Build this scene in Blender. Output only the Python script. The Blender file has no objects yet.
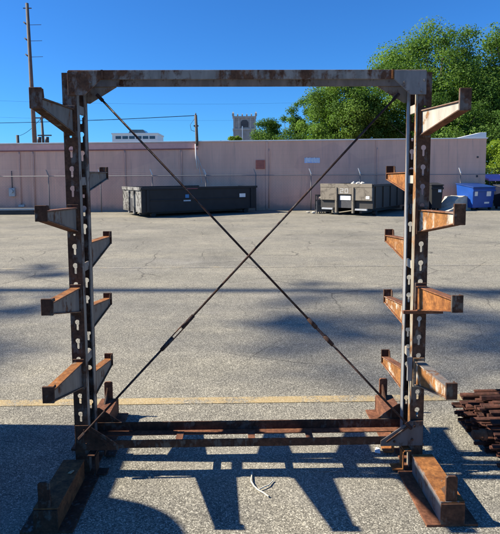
import bpy, bmesh, math, random
import numpy as np
from mathutils import Vector, Matrix
R = math.radians
S = bpy.context.scene
COL = S.collection

# ------------------------------------------------------------ camera
def look_matrix(loc, pitch, yaw, roll):
    p, y, r = R(pitch), R(yaw), R(roll)
    f = Vector((math.sin(y)*math.cos(p), math.cos(y)*math.cos(p), -math.sin(p)))
    ri = Vector((math.cos(y), -math.sin(y), 0))
    up = ri.cross(f)
    r2 = ri*math.cos(r) - up*math.sin(r)
    u2 = up*math.cos(r) + ri*math.sin(r)
    m = Matrix((r2, u2, -f)).transposed().to_4x4()
    m.translation = loc
    return m
cam_d = bpy.data.cameras.new("camera")
cam = bpy.data.objects.new("camera", cam_d); COL.objects.link(cam)
cam.matrix_world = look_matrix(Vector((0, 0, 1.65)), 5.0, 1.0, 0.3)
cam_d.sensor_fit = 'AUTO'; cam_d.sensor_width = 36.0
cam_d.lens = 36.0*500.0/534.0
cam_d.shift_y = -48.0/534.0
cam_d.clip_start = 0.05; cam_d.clip_end = 3000
S.camera = cam

# ------------------------------------------------------------ light
SUN_DIR = Vector((1.29, -0.060, -1.0)).normalized()      # the way the light travels
elev = math.asin(-SUN_DIR.z)
W = bpy.data.worlds.new("World"); S.world = W; W.use_nodes = True
wn = W.node_tree; wn.nodes.clear()
sky = wn.nodes.new('ShaderNodeTexSky'); sky.sky_type = 'NISHITA'; sky.sun_disc = False
sky.sun_elevation = elev
sky.sun_rotation = math.atan2(-SUN_DIR.x, -SUN_DIR.y)
sky.air_density = 1.0; sky.dust_density = 0.2; sky.ozone_density = 3.0; sky.altitude = 200
bg = wn.nodes.new('ShaderNodeBackground'); bg.inputs['Strength'].default_value = 0.064
hs = wn.nodes.new('ShaderNodeMix'); hs.data_type = 'RGBA'; hs.blend_type = 'MULTIPLY'; hs.inputs[0].default_value = 1.0
hs.inputs[7].default_value = (.26, .72, 1.28, 1)      # clear deep-blue air
wo = wn.nodes.new('ShaderNodeOutputWorld')
wn.links.new(sky.outputs[0], hs.inputs[6]); wn.links.new(hs.outputs[2], bg.inputs['Color'])
wn.links.new(bg.outputs[0], wo.inputs[0])
sd = bpy.data.lights.new("sun", 'SUN'); sd.energy = 5.0; sd.angle = R(0.53); sd.color = (1.0, 0.92, 0.77)
so = bpy.data.objects.new("sun", sd); COL.objects.link(so)
so.rotation_euler = SUN_DIR.to_track_quat('-Z', 'Y').to_euler(); so.location = (-20, 2, 20)
S.view_settings.view_transform = 'Standard'; S.view_settings.look = 'None'
S.view_settings.exposure = 1.06; S.view_settings.gamma = 1.0
S.view_settings.use_curve_mapping = False

# ------------------------------------------------------------ materials
def new_mat(name):
    m = bpy.data.materials.new(name); m.use_nodes = True
    nt = m.node_tree; nt.nodes.clear()
    out = nt.nodes.new('ShaderNodeOutputMaterial'); b = nt.nodes.new('ShaderNodeBsdfPrincipled')
    nt.links.new(b.outputs[0], out.inputs[0])
    return m, nt, b
def c4(c): return (c[0], c[1], c[2], 1.0)
def pos(nt, scale=(1, 1, 1), loc=(0, 0, 0)):
    g = nt.nodes.new('ShaderNodeNewGeometry'); mp = nt.nodes.new('ShaderNodeMapping')
    mp.inputs['Scale'].default_value = scale; mp.inputs['Location'].default_value = loc
    nt.links.new(g.outputs['Position'], mp.inputs[0]); return mp.outputs[0]
def noise(nt, vec, scale, detail=6, rough=0.6, dist=0.0):
    n = nt.nodes.new('ShaderNodeTexNoise'); n.inputs['Scale'].default_value = scale
    n.inputs['Detail'].default_value = detail; n.inputs['Roughness'].default_value = rough
    n.inputs['Distortion'].default_value = dist
    nt.links.new(vec, n.inputs['Vector']); return n.outputs['Fac']
def voro(nt, vec, scale, feature='F1', out='Distance', rnd=1.0):
    n = nt.nodes.new('ShaderNodeTexVoronoi'); n.feature = feature
    n.inputs['Scale'].default_value = scale; n.inputs['Randomness'].default_value = rnd
    nt.links.new(vec, n.inputs['Vector']); return n.outputs[out]
def ramp(nt, fac, stops):
    n = nt.nodes.new('ShaderNodeValToRGB'); e = n.color_ramp.elements
    while len(e) < len(stops): e.new(0.5)
    for el, (p, c) in zip(e, stops):
        el.position = p; el.color = c4(c) if not isinstance(c, (int, float)) else (c, c, c, 1)
    nt.links.new(fac, n.inputs[0]); return n.outputs[0]
def mix(nt, fac, a, b, mode='MIX'):
    n = nt.nodes.new('ShaderNodeMix'); n.data_type = 'RGBA'; n.blend_type = mode
    for i, v in ((0, fac), (6, a), (7, b)):
        if isinstance(v, (int, float)): n.inputs[i].default_value = v
        elif isinstance(v, tuple): n.inputs[i].default_value = c4(v)
        else: nt.links.new(v, n.inputs[i])
    return n.outputs[2]
def bump(nt, b, height, strength, dist):
    n = nt.nodes.new('ShaderNodeBump'); n.inputs['Strength'].default_value = strength
    n.inputs['Distance'].default_value = dist
    nt.links.new(height, n.inputs['Height']); nt.links.new(n.outputs[0], b.inputs['Normal'])
def plain(name, col, rough=0.6, var=0.25, scale=4.0, metal=0.0, bmp=0.0):
    m, nt, b = new_mat(name); v = pos(nt)
    f = noise(nt, v, scale, 8, 0.65)
    a = tuple(c*(1-var) for c in col); d = tuple(min(1, c*(1+var)) for c in col)
    nt.links.new(ramp(nt, f, [(0.3, a), (0.7, d)]), b.inputs['Base Color'])
    b.inputs['Roughness'].default_value = rough; b.inputs['Metallic'].default_value = metal
    if bmp: bump(nt, b, noise(nt, v, scale*8, 5), 0.4, bmp)
    return m
def steel(name, paint, cover, dark=(.05, .02, .011), light=(.27, .10, .03), scale=7.0, seed=0.0, rough=0.75):
    """Painted steel gone to rust: paint where the noise is low, rust where it is high."""
    m, nt, b = new_mat(name); v = pos(nt, (1, 1, 1), (seed, seed*1.7, 0)); vs = pos(nt, (1, 1, .25), (seed, 0, seed))
    big = noise(nt, v, scale, 10, 0.68, 0.4); stk = noise(nt, vs, scale*4, 6, 0.6)
    msk = mix(nt, 0.35, big, stk)
    lo = 0.5 - (cover-0.5)*0.42
    msk = ramp(nt, msk, [(max(0, lo-0.035), 0.0), (min(1, lo+0.035), 1.0)])
    fine = noise(nt, v, 60, 8, 0.7)
    # rust creeps in from the edges and corners
    bv = nt.nodes.new('ShaderNodeBevel'); bv.samples = 4; bv.inputs['Radius'].default_value = 0.007
    ge = nt.nodes.new('ShaderNodeNewGeometry'); dt = nt.nodes.new('ShaderNodeVectorMath'); dt.operation = 'DOT_PRODUCT'
    nt.links.new(bv.outputs[0], dt.inputs[0]); nt.links.new(ge.outputs['Normal'], dt.inputs[1])
    edge = ramp(nt, dt.outputs['Value'], [(0.80, 1.0), (0.995, 0.0)])
    edge = mix(nt, 1.0, edge, ramp(nt, noise(nt, v, 26, 6, .7), [(0.40, 0.15), (0.56, 1.0)]), 'MULTIPLY')
    msk = mix(nt, 1.0, msk, edge, 'LIGHTEN')
    rust = mix(nt, ramp(nt, noise(nt, v, 16, 9, 0.7), [(0.33, 0.0), (0.68, 1.0)]), dark, light)
    rust = mix(nt, ramp(nt, fine, [(0.35, 0.55), (0.6, 0.0)]), rust, tuple(c*0.35 for c in dark))
    pc = mix(nt, ramp(nt, noise(nt, vs, 22, 7), [(0.35, 0.0), (0.7, 1.0)]), tuple(c*0.72 for c in paint), tuple(min(1, c*1.15) for c in paint))
    nt.links.new(mix(nt, msk, pc, rust), b.inputs['Base Color'])
    nt.links.new(ramp(nt, msk, [(0, rough-0.25), (1, 0.92)]), b.inputs['Roughness'])
    b.inputs['Specular IOR Level'].default_value = 0.3
    bump(nt, b, mix(nt, 0.5, fine, msk), 0.35, 0.0016)
    return m
def asphalt_nodes(nt):
    v0 = pos(nt)
    jn = nt.nodes.new('ShaderNodeTexNoise'); jn.inputs['Scale'].default_value = 160; jn.inputs['Detail'].default_value = 3
    nt.links.new(v0, jn.inputs['Vector'])
    v = mix(nt, 0.006, v0, jn.outputs['Color'], 'ADD')
    stones = voro(nt, v, 165, 'F1', 'Color')
    sep = nt.nodes.new('ShaderNodeSeparateColor'); nt.links.new(stones, sep.inputs[0])
    dist = voro(nt, v, 165, 'F1', 'Distance')
    st = ramp(nt, sep.outputs[0], [(0.0, (.105, .10, .09)), (0.35, (.215, .205, .182)), (0.72, (.31, .296, .26)), (0.93, (.47, .45, .395)), (1.0, (.60, .575, .515))])
    gap = ramp(nt, dist, [(0.42, 0.0), (0.85, 0.8)])
    c = mix(nt, gap, st, (.085, .08, .072))
    fine = noise(nt, v, 420, 4, 0.7)
    c = mix(nt, 0.6, c, ramp(nt, fine, [(0.3, 0.25), (0.7, 0.8)]), 'OVERLAY')
    v = v0
    # wear, patches, tyre-polished areas and oil
    big = noise(nt, v, 0.55, 9, 0.62, 0.3)
    c = mix(nt, 1.0, c, ramp(nt, big, [(0.3, (.75, .742, .705)), (0.5, (.955, .94, .885)), (0.72, (1.15, 1.115, 1.02))]), 'MULTIPLY')
    mid = noise(nt, v, 5.0, 7, 0.65)
    c = mix(nt, 1.0, c, ramp(nt, mid, [(0.3, (.84, .84, .85)), (0.7, (1.12, 1.11, 1.08))]), 'MULTIPLY')
    far = noise(nt, pos(nt, (.25, 1.0, 1)), 0.9, 6, 0.6)
    c = mix(nt, 1.0, c, ramp(nt, far, [(0.35, (.90, .90, .90)), (0.65, (1.10, 1.08, 1.02))]), 'MULTIPLY')
    # cracks
    warp = nt.nodes.new('ShaderNodeTexNoise'); warp.inputs['Scale'].default_value = 1.3; warp.inputs['Detail'].default_value = 8
    nt.links.new(v, warp.inputs['Vector'])
    wv = mix(nt, 0.22, v, warp.outputs['Color'], 'ADD')
    wv = mix(nt, 1.0, wv, (9.1, 4.4, 0.0), 'ADD')
    d = voro(nt, wv, 0.42, 'DISTANCE_TO_EDGE')
    crack = ramp(nt, d, [(0.0, 1.0), (0.0022, 0.8), (0.0040, 0.0)])
    gate = ramp(nt, noise(nt, v, 0.35, 3), [(0.52, 0.0), (0.60, .8)])
    crk = mix(nt, 1.0, crack, gate, 'MULTIPLY')
    d2 = voro(nt, wv, 1.7, 'DISTANCE_TO_EDGE')
    crack2 = ramp(nt, d2, [(0.0, 0.7), (0.0075, 0.0)])
    gate2 = ramp(nt, noise(nt, pos(nt, (1, 1, 1), (17, 3, 0)), 0.28, 3), [(0.50, 0.0), (0.58, .8)])
    crk2 = mix(nt, 1.0, crack2, gate2, 'MULTIPLY')
    sy = nt.nodes.new('ShaderNodeSeparateXYZ'); nt.links.new(v, sy.inputs[0])
    d3 = voro(nt, mix(nt, 0.35, v, warp.outputs['Color'], 'ADD'), 0.62, 'DISTANCE_TO_EDGE')
    far3 = nt.nodes.new('ShaderNodeMapRange'); far3.inputs[1].default_value = 5.0; far3.inputs[2].default_value = 6.5; nt.links.new(sy.outputs['Y'], far3.inputs[0])
    crk3 = mix(nt, 1.0, ramp(nt, d3, [(0.0, 0.75), (0.010, 0.0)]), ramp(nt, noise(nt, pos(nt, (1, 1, 1), (4, 8, 0)), 0.5, 3), [(.44, 0.0), (.52, 1.0)]), 'MULTIPLY')
    crk3 = mix(nt, 1.0, crk3, far3.outputs[0], 'MULTIPLY'); c = mix(nt, crk3, c, (.05, .046, .042))
    c = mix(nt, crk, c, (.03, .028, .026)); c = mix(nt, crk2, c, (.045, .042, .038))
    # old oil drips and pale dusty patches
    sp = voro(nt, mix(nt, 0.15, v, warp.outputs['Color'], 'ADD'), 0.8, 'F1', 'Distance')
    oil = mix(nt, 1.0, ramp(nt, sp, [(0.03, .55), (0.13, 0.0)]), ramp(nt, noise(nt, pos(nt, (1, 1, 1), (11, 5, 0)), .6, 3), [(.5, 0.0), (.6, 1.0)]), 'MULTIPLY')
    c = mix(nt, oil, c, (.06, .055, .05))
    dust = ramp(nt, noise(nt, pos(nt, (.35, 1, 1), (3, 9, 0)), 1.1, 8, .7), [(.55, 0.0), (.72, .45)])
    c = mix(nt, dust, c, (.34, .315, .27))
    h = mix(nt, 0.5, ramp(nt, dist, [(0.15, 1.0), (0.75, 0.0)]), fine)
    return c, h, v
def asphalt_mat():
    m, nt, b = new_mat("worn_asphalt")
    c, h, v = asphalt_nodes(nt)
    nt.links.new(c, b.inputs['Base Color']); b.inputs['Roughness'].default_value = 0.92
    b.inputs['Specular IOR Level'].default_value = 0.2
    bump(nt, b, h, 0.32, 0.004)
    return m
def line_mat(name, col, keep):
    m, nt, b = new_mat(name)
    c, h, v = asphalt_nodes(nt)
    wear = mix(nt, 0.5, noise(nt, v, 55, 8, 0.75), noise(nt, v, 3.5, 6, 0.6))
    msk = ramp(nt, wear, [(keep-0.05, 1.0), (keep+0.05, 0.0)])
    paint = mix(nt, 0.5, col, c, 'MIX')
    nt.links.new(mix(nt, msk, c, paint), b.inputs['Base Color']); b.inputs['Roughness'].default_value = 0.85
    bump(nt, b, h, 0.4, 0.0045)
    return m
M_asphalt = asphalt_mat()
M_line = line_mat("worn_yellow_paint", (.56, .38, .13), 0.54)
M_line_faint = line_mat("very_worn_yellow_paint", (.44, .34, .17), 0.44)

M_col = steel("column_rust_brown", (.15, .122, .102), .60, (.048, .026, .017), (.16, .075, .04), 9, 1)
M_gusset_dark = steel("gusset_dark_grey", (.115, .11, .108), .38, (.045, .026, .018), (.15, .075, .045), 8, 15)
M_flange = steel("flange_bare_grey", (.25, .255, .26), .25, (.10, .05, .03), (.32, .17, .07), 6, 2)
M_flange_shaded = steel("flange_shaded_grey", (.21, .195, .175), .42, (.05, .028, .02), (.16, .08, .045), 6, 22)  # left column flanges: their shaded side is put into a darker grey
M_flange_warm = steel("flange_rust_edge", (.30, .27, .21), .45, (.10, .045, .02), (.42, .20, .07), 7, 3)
M_beam = steel("beam_brown_grey", (.27, .24, .205), .47, (.07, .036, .022), (.22, .10, .052), 5, 4)
M_bluegrey = steel("gusset_blue_grey", (.23, .215, .20), .36, (.04, .025, .02), (.16, .08, .045), 8, 5)
M_orange = steel("rust_orange", (.27, .23, .18), .74, (.14, .05, .016), (.44, .18, .05), 9, 6)
M_redrust = steel("rust_red", (.18, .12, .10), .93, (.09, .034, .018), (.27, .115, .06), 9, 7)
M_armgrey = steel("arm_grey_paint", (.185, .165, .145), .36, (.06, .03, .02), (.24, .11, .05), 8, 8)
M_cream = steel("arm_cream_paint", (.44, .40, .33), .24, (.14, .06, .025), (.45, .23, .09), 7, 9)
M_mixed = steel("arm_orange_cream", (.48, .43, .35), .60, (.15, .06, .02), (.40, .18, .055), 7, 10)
M_darkrust = steel("rust_dark", (.11, .092, .075), .64, (.042, .022, .014), (.13, .058, .032), 12, 11)
M_legside = steel("leg_grey_side", (.15, .16, .175), .35, (.05, .026, .018), (.20, .09, .04), 7, 12)
M_leg_shaded = steel("leg_shaded_rust", (.12, .09, .06), .85, (.07, .032, .016), (.30, .12, .045), 9, 31)  # rust of the left front leg, toned down for the shade over it
M_rod = steel("rod_dark_rust", (.045, .04, .04), .6, (.025, .014, .012), (.08, .04, .03), 20, 13)
M_barrust = steel("bar_rust", (.04, .03, .027), .8, (.024, .012, .009), (.12, .045, .03), 18, 14)

# ------------------------------------------------------------ mesh helpers
def tag(o, label=None, cat=None, group=None, kind=None):
    if label: o['label'] = label
    if cat: o['category'] = cat
    if group: o['group'] = group
    if kind: o['kind'] = kind
    return o
def empty(name, loc):
    o = bpy.data.objects.new(name, None); COL.objects.link(o); o.location = loc
    o.empty_display_size = 0.2; return o
def origin_of(o):
    v = Vector((0, 0, 0))
    while o: v += o.location; o = o.parent
    return v
class MB:
    """Collects shapes in world coordinates and links them as one mesh object."""
    def __init__(s): s.bm = bmesh.new(); s.mi = 0
    def face(s, vs):
        try:
            f = s.bm.faces.new(vs); f.material_index = s.mi; return f
        except ValueError: return None
    def hexa(s, p):
        v = [s.bm.verts.new(q) for q in p]
        for q in ((0, 3, 2, 1), (4, 5, 6, 7), (0, 1, 5, 4), (1, 2, 6, 5), (2, 3, 7, 6), (3, 0, 4, 7)): s.face([v[i] for i in q])
        return s
    def box(s, x0, x1, y0, y1, z0, z1):
        return s.hexa([(x0, y0, z0), (x1, y0, z0), (x1, y1, z0), (x0, y1, z0), (x0, y0, z1), (x1, y0, z1), (x1, y1, z1), (x0, y1, z1)])
    def obox(s, c, ux, uy, hx, hy, z0, z1):
        c = Vector(c); ux = Vector(ux); uy = Vector(uy); P = []
        for z in (z0, z1):
            for a, b in ((-1, -1), (1, -1), (1, 1), (-1, 1)):
                q = c + ux*hx*a + uy*hy*b; P.append((q.x, q.y, z))
        return s.hexa(P)
    def prism(s, poly, d):
        """poly: list of 3D points in a plane, d: extrusion vector"""
        d = Vector(d); a = [s.bm.verts.new(Vector(p)) for p in poly]; b = [s.bm.verts.new(Vector(p)+d) for p in poly]
        n = len(a); s.face(a[::-1]); s.face(b)
        for i in range(n): s.face([a[i], a[(i+1) % n], b[(i+1) % n], b[i]])
        return s
    def tube(s, pts, rad, n=8, cap=True):
        pts = [Vector(p) for p in pts]; rings = []
        rads = rad if isinstance(rad, (list, tuple)) else [rad]*len(pts)
        for i, p in enumerate(pts):
            t = (pts[min(i+1, len(pts)-1)] - pts[max(i-1, 0)]).normalized()
            a = t.cross(Vector((0, 0, 1)) if abs(t.z) < 0.95 else Vector((1, 0, 0))).normalized(); b = t.cross(a)
            rings.append([s.bm.verts.new(p + (a*math.cos(2*math.pi*k/n) + b*math.sin(2*math.pi*k/n))*rads[i]) for k in range(n)])
        for r0, r1 in zip(rings, rings[1:]):
            for k in range(n):
                f = s.face([r0[k], r0[(k+1) % n], r1[(k+1) % n], r1[k]])
                if f: f.smooth = n > 6
        if cap: s.face(rings[0][::-1]); s.face(rings[-1])
        return s
    def build(s, name, mats, parent=None, bevel=0.0, origin=None):
        bm = s.bm
        bmesh.ops.recalc_face_normals(bm, faces=bm.faces)
        if bevel:
            es = [e for e in bm.edges if len(e.link_faces) == 2 and e.calc_face_angle(0) > 0.6]
            bmesh.ops.bevel(bm, geom=es, offset=bevel, segments=8 if bevel > .1 else 1, profile=0.5, affect='EDGES', clamp_overlap=True)
        o0 = origin_of(parent) if parent else Vector(origin or (0, 0, 0))
        bmesh.ops.translate(bm, verts=bm.verts, vec=-o0)
        me = bpy.data.meshes.new(name); bm.to_mesh(me); bm.free()
        for m in (mats if isinstance(mats, (list, tuple)) else [mats]): me.materials.append(m)
        o = bpy.data.objects.new(name, me); COL.objects.link(o)
        if parent: o.parent = parent
        else: o.location = o0
        return o
def np_mesh(name, verts, quads, mat, parent=None, attr=None):
    me = bpy.data.meshes.new(name)
    nv, nf = len(verts), len(quads)
    me.vertices.add(nv); me.vertices.foreach_set('co', verts.astype(np.float32).ravel())
    me.loops.add(nf*4); me.loops.foreach_set('vertex_index', quads.astype(np.int32).ravel())
    me.polygons.add(nf); me.polygons.foreach_set('loop_start', np.arange(0, nf*4, 4, dtype=np.int32))
    me.polygons.foreach_set('loop_total', np.full(nf, 4, dtype=np.int32))
    if attr is not None:
        a = me.attributes.new('tone', 'FLOAT', 'FACE'); a.data.foreach_set('value', attr.astype(np.float32))
    me.update(calc_edges=True); me.validate()
    me.materials.append(mat)
    o = bpy.data.objects.new(name, me); COL.objects.link(o)
    if parent: o.parent = parent
    return o

# ------------------------------------------------------------ ground
g = MB(); g.box(-900, 900, -300, 1500, -0.3, 0.0); tag(g.build("parking_lot_ground", M_asphalt), kind='structure')
g = MB(); g.box(-9, 9, 3.500, 3.600, -0.05, 0.004); tag(g.build("parking_line", M_line), kind='structure')
g = MB(); g.box(-12, 9, 8.87, 8.98, -0.05, 0.004); tag(g.build("parking_line", M_line_faint), kind='structure')

# ------------------------------------------------------------ cantilever rack
YF, YR = 2.66, 2.84
XL, XR = -0.889, 0.970
TOP = 2.195
rack = empty("cantilever_rack", (0.04, 2.75, 0))
tag(rack, "tall rusty double-sided steel cantilever rack with crossed brace rods standing on the asphalt", "storage rack")

def keyhole_plate(xc, w, z0, z1, holes, y, t, parent_origin):
    cu = bpy.data.curves.new("plate", 'CURVE'); cu.dimensions = '2D'; cu.fill_mode = 'BOTH'; cu.extrude = t/2
    def spl(pts):
        s = cu.splines.new('POLY'); s.points.add(len(pts)-1)
        for q, p in zip(s.points, pts): q.co = (p[0], p[1], 0, 1)
        s.use_cyclic_u = True
    spl([(xc-w/2, z0), (xc+w/2, z0), (xc+w/2, z1), (xc-w/2, z1)])
    for hz in holes:
        r, sw, dl = 0.0145, 0.0065, 0.045
        a0 = math.asin(sw/r); pts = []
        for k in range(15):
            a = -math.pi/2 + a0 + (2*math.pi-2*a0)*k/14
            pts.append((xc + r*math.cos(a), hz + r*math.sin(a)))
        pts += [(xc-sw, hz-dl+sw*.5), (xc-sw*.5, hz-dl), (xc+sw*.5, hz-dl), (xc+sw, hz-dl+sw*.5)]
        spl(pts)
    ob = bpy.data.objects.new("plate", cu); COL.objects.link(ob)
    dg = bpy.context.evaluated_depsgraph_get(); dg.update()
    me = bpy.data.meshes.new_from_object(ob.evaluated_get(dg))
    bm = bmesh.new(); bm.from_mesh(me)
    for v in bm.verts: v.co = Vector((v.co.x, y - v.co.z, v.co.y))
    bpy.data.objects.remove(ob); bpy.data.curves.remove(cu); bpy.data.meshes.remove(me)
    return bm
def channel(xc, front, m_in):
    holes = [(0.348 if front else 0.335) + 0.1031*k for k in range(17)]
    holes = [h for h in holes if h < 2.06]
    y = YF if front else YR
    w = 0.072; t = 0.006
    mb = MB(); mb.bm.free()
    mb.bm = keyhole_plate(xc, w, 0.008, TOP-0.012, holes, y, t, None)
    for f in mb.bm.faces: f.material_index = 0
    ya, yb = (y+t/2, y+0.045) if front else (y-0.045, y-t/2)
    mb.mi = 1
    inn = 1 if xc < 0 else -1
    for sgn in (-1, 1):
        mb.mi = 1 if sgn == inn else 2
        xa = xc + sgn*(w/2 - 0.003)
        mb.box(xa-0.003, xa+0.003, ya, yb, 0.008, TOP-0.012)
    return mb
for xc in (XL, XR):
    inn = 1 if xc < 0 else -1
    column = empty("column", Vector((xc, 2.75, 0)) - rack.location); column.parent = rack
    for z in (0.62, 1.13, 1.60, 1.98):      # spacer plates tie the two channels together
        cm = MB(); cm.box(xc+inn*0.020, xc+inn*0.0315, YF+0.043, YR-0.043, z, z+0.045)
        cm.build("spacer_plate", M_cream if xc > 0 else M_bluegrey, column, 0.001)
    for front in (True, False):
        fm = M_flange if not front else M_flange_warm
        channel(xc, front, None).build("front_channel" if front else "rear_channel", [M_col, M_flange if xc > 0 and not front else (M_flange_warm if xc > 0 else M_flange_shaded), M_col], column)

ARM_W = 0.052
#  side, front?, root (z top, z bottom), tip (x, lip top, top, bottom), web mat, flange mat, lip mat
ARMS = [
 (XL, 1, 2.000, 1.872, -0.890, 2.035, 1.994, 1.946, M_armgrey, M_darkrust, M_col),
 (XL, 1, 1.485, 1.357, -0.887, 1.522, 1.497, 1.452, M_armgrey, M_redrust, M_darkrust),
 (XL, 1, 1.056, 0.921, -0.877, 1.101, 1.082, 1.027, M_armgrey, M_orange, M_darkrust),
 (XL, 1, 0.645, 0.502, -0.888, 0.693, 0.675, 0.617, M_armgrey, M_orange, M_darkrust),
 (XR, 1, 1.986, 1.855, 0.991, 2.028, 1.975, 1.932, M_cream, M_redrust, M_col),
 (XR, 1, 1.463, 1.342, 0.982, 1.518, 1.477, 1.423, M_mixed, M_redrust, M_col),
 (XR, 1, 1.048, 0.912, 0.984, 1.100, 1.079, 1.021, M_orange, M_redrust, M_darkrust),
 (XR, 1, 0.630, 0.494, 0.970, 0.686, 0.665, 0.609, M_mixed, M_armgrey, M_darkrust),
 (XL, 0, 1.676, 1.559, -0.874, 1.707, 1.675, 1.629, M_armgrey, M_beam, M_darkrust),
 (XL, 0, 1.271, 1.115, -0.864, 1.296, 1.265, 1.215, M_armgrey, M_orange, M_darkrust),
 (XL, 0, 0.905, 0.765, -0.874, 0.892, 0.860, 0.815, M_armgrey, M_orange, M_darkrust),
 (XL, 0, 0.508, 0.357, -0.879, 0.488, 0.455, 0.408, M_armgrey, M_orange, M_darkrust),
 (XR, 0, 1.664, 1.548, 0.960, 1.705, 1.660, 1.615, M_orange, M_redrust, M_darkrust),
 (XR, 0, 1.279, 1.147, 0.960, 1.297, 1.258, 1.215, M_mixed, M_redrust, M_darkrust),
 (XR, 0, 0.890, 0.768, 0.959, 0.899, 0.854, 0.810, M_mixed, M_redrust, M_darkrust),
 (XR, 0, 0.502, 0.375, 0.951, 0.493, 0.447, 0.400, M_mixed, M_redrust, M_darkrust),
]
for (xc, fr, rt, rb, tx, lt, tt, tb, wm, fm, lm) in ARMS:
    sg = -1 if fr else 1
    y0 = (YF-0.012) if fr else (YR+0.012)
    y1 = 2.232 if fr else 3.21
    if fr:
        q_ = 2.252/2.232; y1 = 2.252; tx *= q_; lt, tt, tb = (1.65-(1.65-z)*q_ for z in (lt, tt, tb))
    h = ARM_W/2; ft = 0.006
    # web box and proud flanges, tapering from the column to the tip
    mb = MB(); mb.mi = 0; wi = 0.017
    mb.hexa([(xc-wi, y0, rb+ft), (xc+wi, y0, rb+ft), (tx+wi, y1, tb+ft), (tx-wi, y1, tb+ft),
             (xc-wi, y0, rt-ft), (xc+wi, y0, rt-ft), (tx+wi, y1, tt-ft), (tx-wi, y1, tt-ft)])
    mb.mi = 1
    for (a, b, c, d) in ((rt-ft, rt, tt-ft, tt), (rb, rb+ft, tb, tb+ft)):
        mb.hexa([(xc-h, y0, a), (xc+h, y0, a), (tx+h, y1, c), (tx-h, y1, c), (xc-h, y0, b), (xc+h, y0, b), (tx+h, y1, d), (tx-h, y1, d)])
    arm = mb.build("arm", [wm, fm], rack, 0.0015)
    lp = MB(); lp.prism([(tx-h-.001, y1, tb-.002), (tx+h+.001, y1, tb-.002), (tx+h+.001, y1, lt), (tx-h-.001, y1, lt)], (0, sg*0.012, 0))
    # short return leg of the lip, folded back over the arm
    lp.prism([(tx+h-.007, y1-sg*.0005, tt+.001), (tx+h-.007, y1-sg*.030, tt+.001), (tx+h-.007, y1-sg*.022, lt-.002), (tx+h-.007, y1-sg*.0005, lt-.002)], (0.006, 0, 0))
    lp.build("end_lip", lm, arm, 0.0015)
    mp = MB(); ya, yb = (YF-0.012, YF-0.0032) if fr else (YR+0.0032, YR+0.012)
    mp.box(xc-0.030, xc+0.030, ya, yb, rb-0.012, rt+0.016)
    mp.build("mounting_plate", M_flange_warm if (xc > 0 and fr and rt < 0.7) else M_col, arm, 0.001)

# top beam: two angles, gusset plates at both ends
mb = MB(); mb.mi = 0
xa, xb = XL-0.0, XR+0.0
mb.box(xa, xb, YF-0.0095, YF-0.0035, 2.147, TOP); mb.box(xa, xb, YF-0.003, YF+0.040, TOP-0.006, TOP)
mb.mi = 1
mb.box(xa, xb, YR+0.0035, YR+0.0095, 2.143, TOP); mb.box(xa, xb, YR-0.040, YR+0.003, TOP-0.006, TOP)
tbm = mb.build("top_beam", [M_beam, M_bluegrey], rack, 0.001)
for (s, xo) in ((1, XL), (-1, XR)):
    e = xo - s*0.036
    P = [(e+s*0.034, TOP-0.006), (e+s*0.034, 2.066), (e+s*0.118, 2.066), (e+s*0.205, 2.146), (e+s*0.205, TOP-0.004)]
    q = MB(); q.prism([(x, YF-0.0105, z) for x, z in P], (0, -0.006, 0)); q.build("gusset_plate", M_bluegrey if s < 0 else M_beam, tbm, 0.001)
    P = [(e, TOP-0.008), (e, 2.060), (e+s*0.085, 2.052), (e+s*0.235, 2.142), (e+s*0.235, TOP-0.004)]
    q = MB(); q.prism([(x, YR+0.0105, z) for x, z in P], (0, 0.006, 0)); q.build("gusset_plate", M_beam, tbm, 0.001)
    q = MB(); q.prism([(e+s*0.206, YF-0.0165, 2.150), (e+s*0.206, YF-0.0165, TOP), (e+s*0.216, YF-0.0165, TOP), (e+s*0.216, YF-0.0165, 2.150)], (0, 0.006, 0))
    q.build("weld_strip", M_orange if s < 0 else M_beam, tbm)
    for (zz, xx) in ((2.14, .045), (2.085, .06), (2.13, .15)):
        q = MB(); q.tube([(e+s*xx, YF-0.0166, zz), (e+s*xx, YF-0.024, zz)], 0.0065, 6); q.build("bolt", M_bluegrey if s < 0 else M_beam, tbm)
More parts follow.
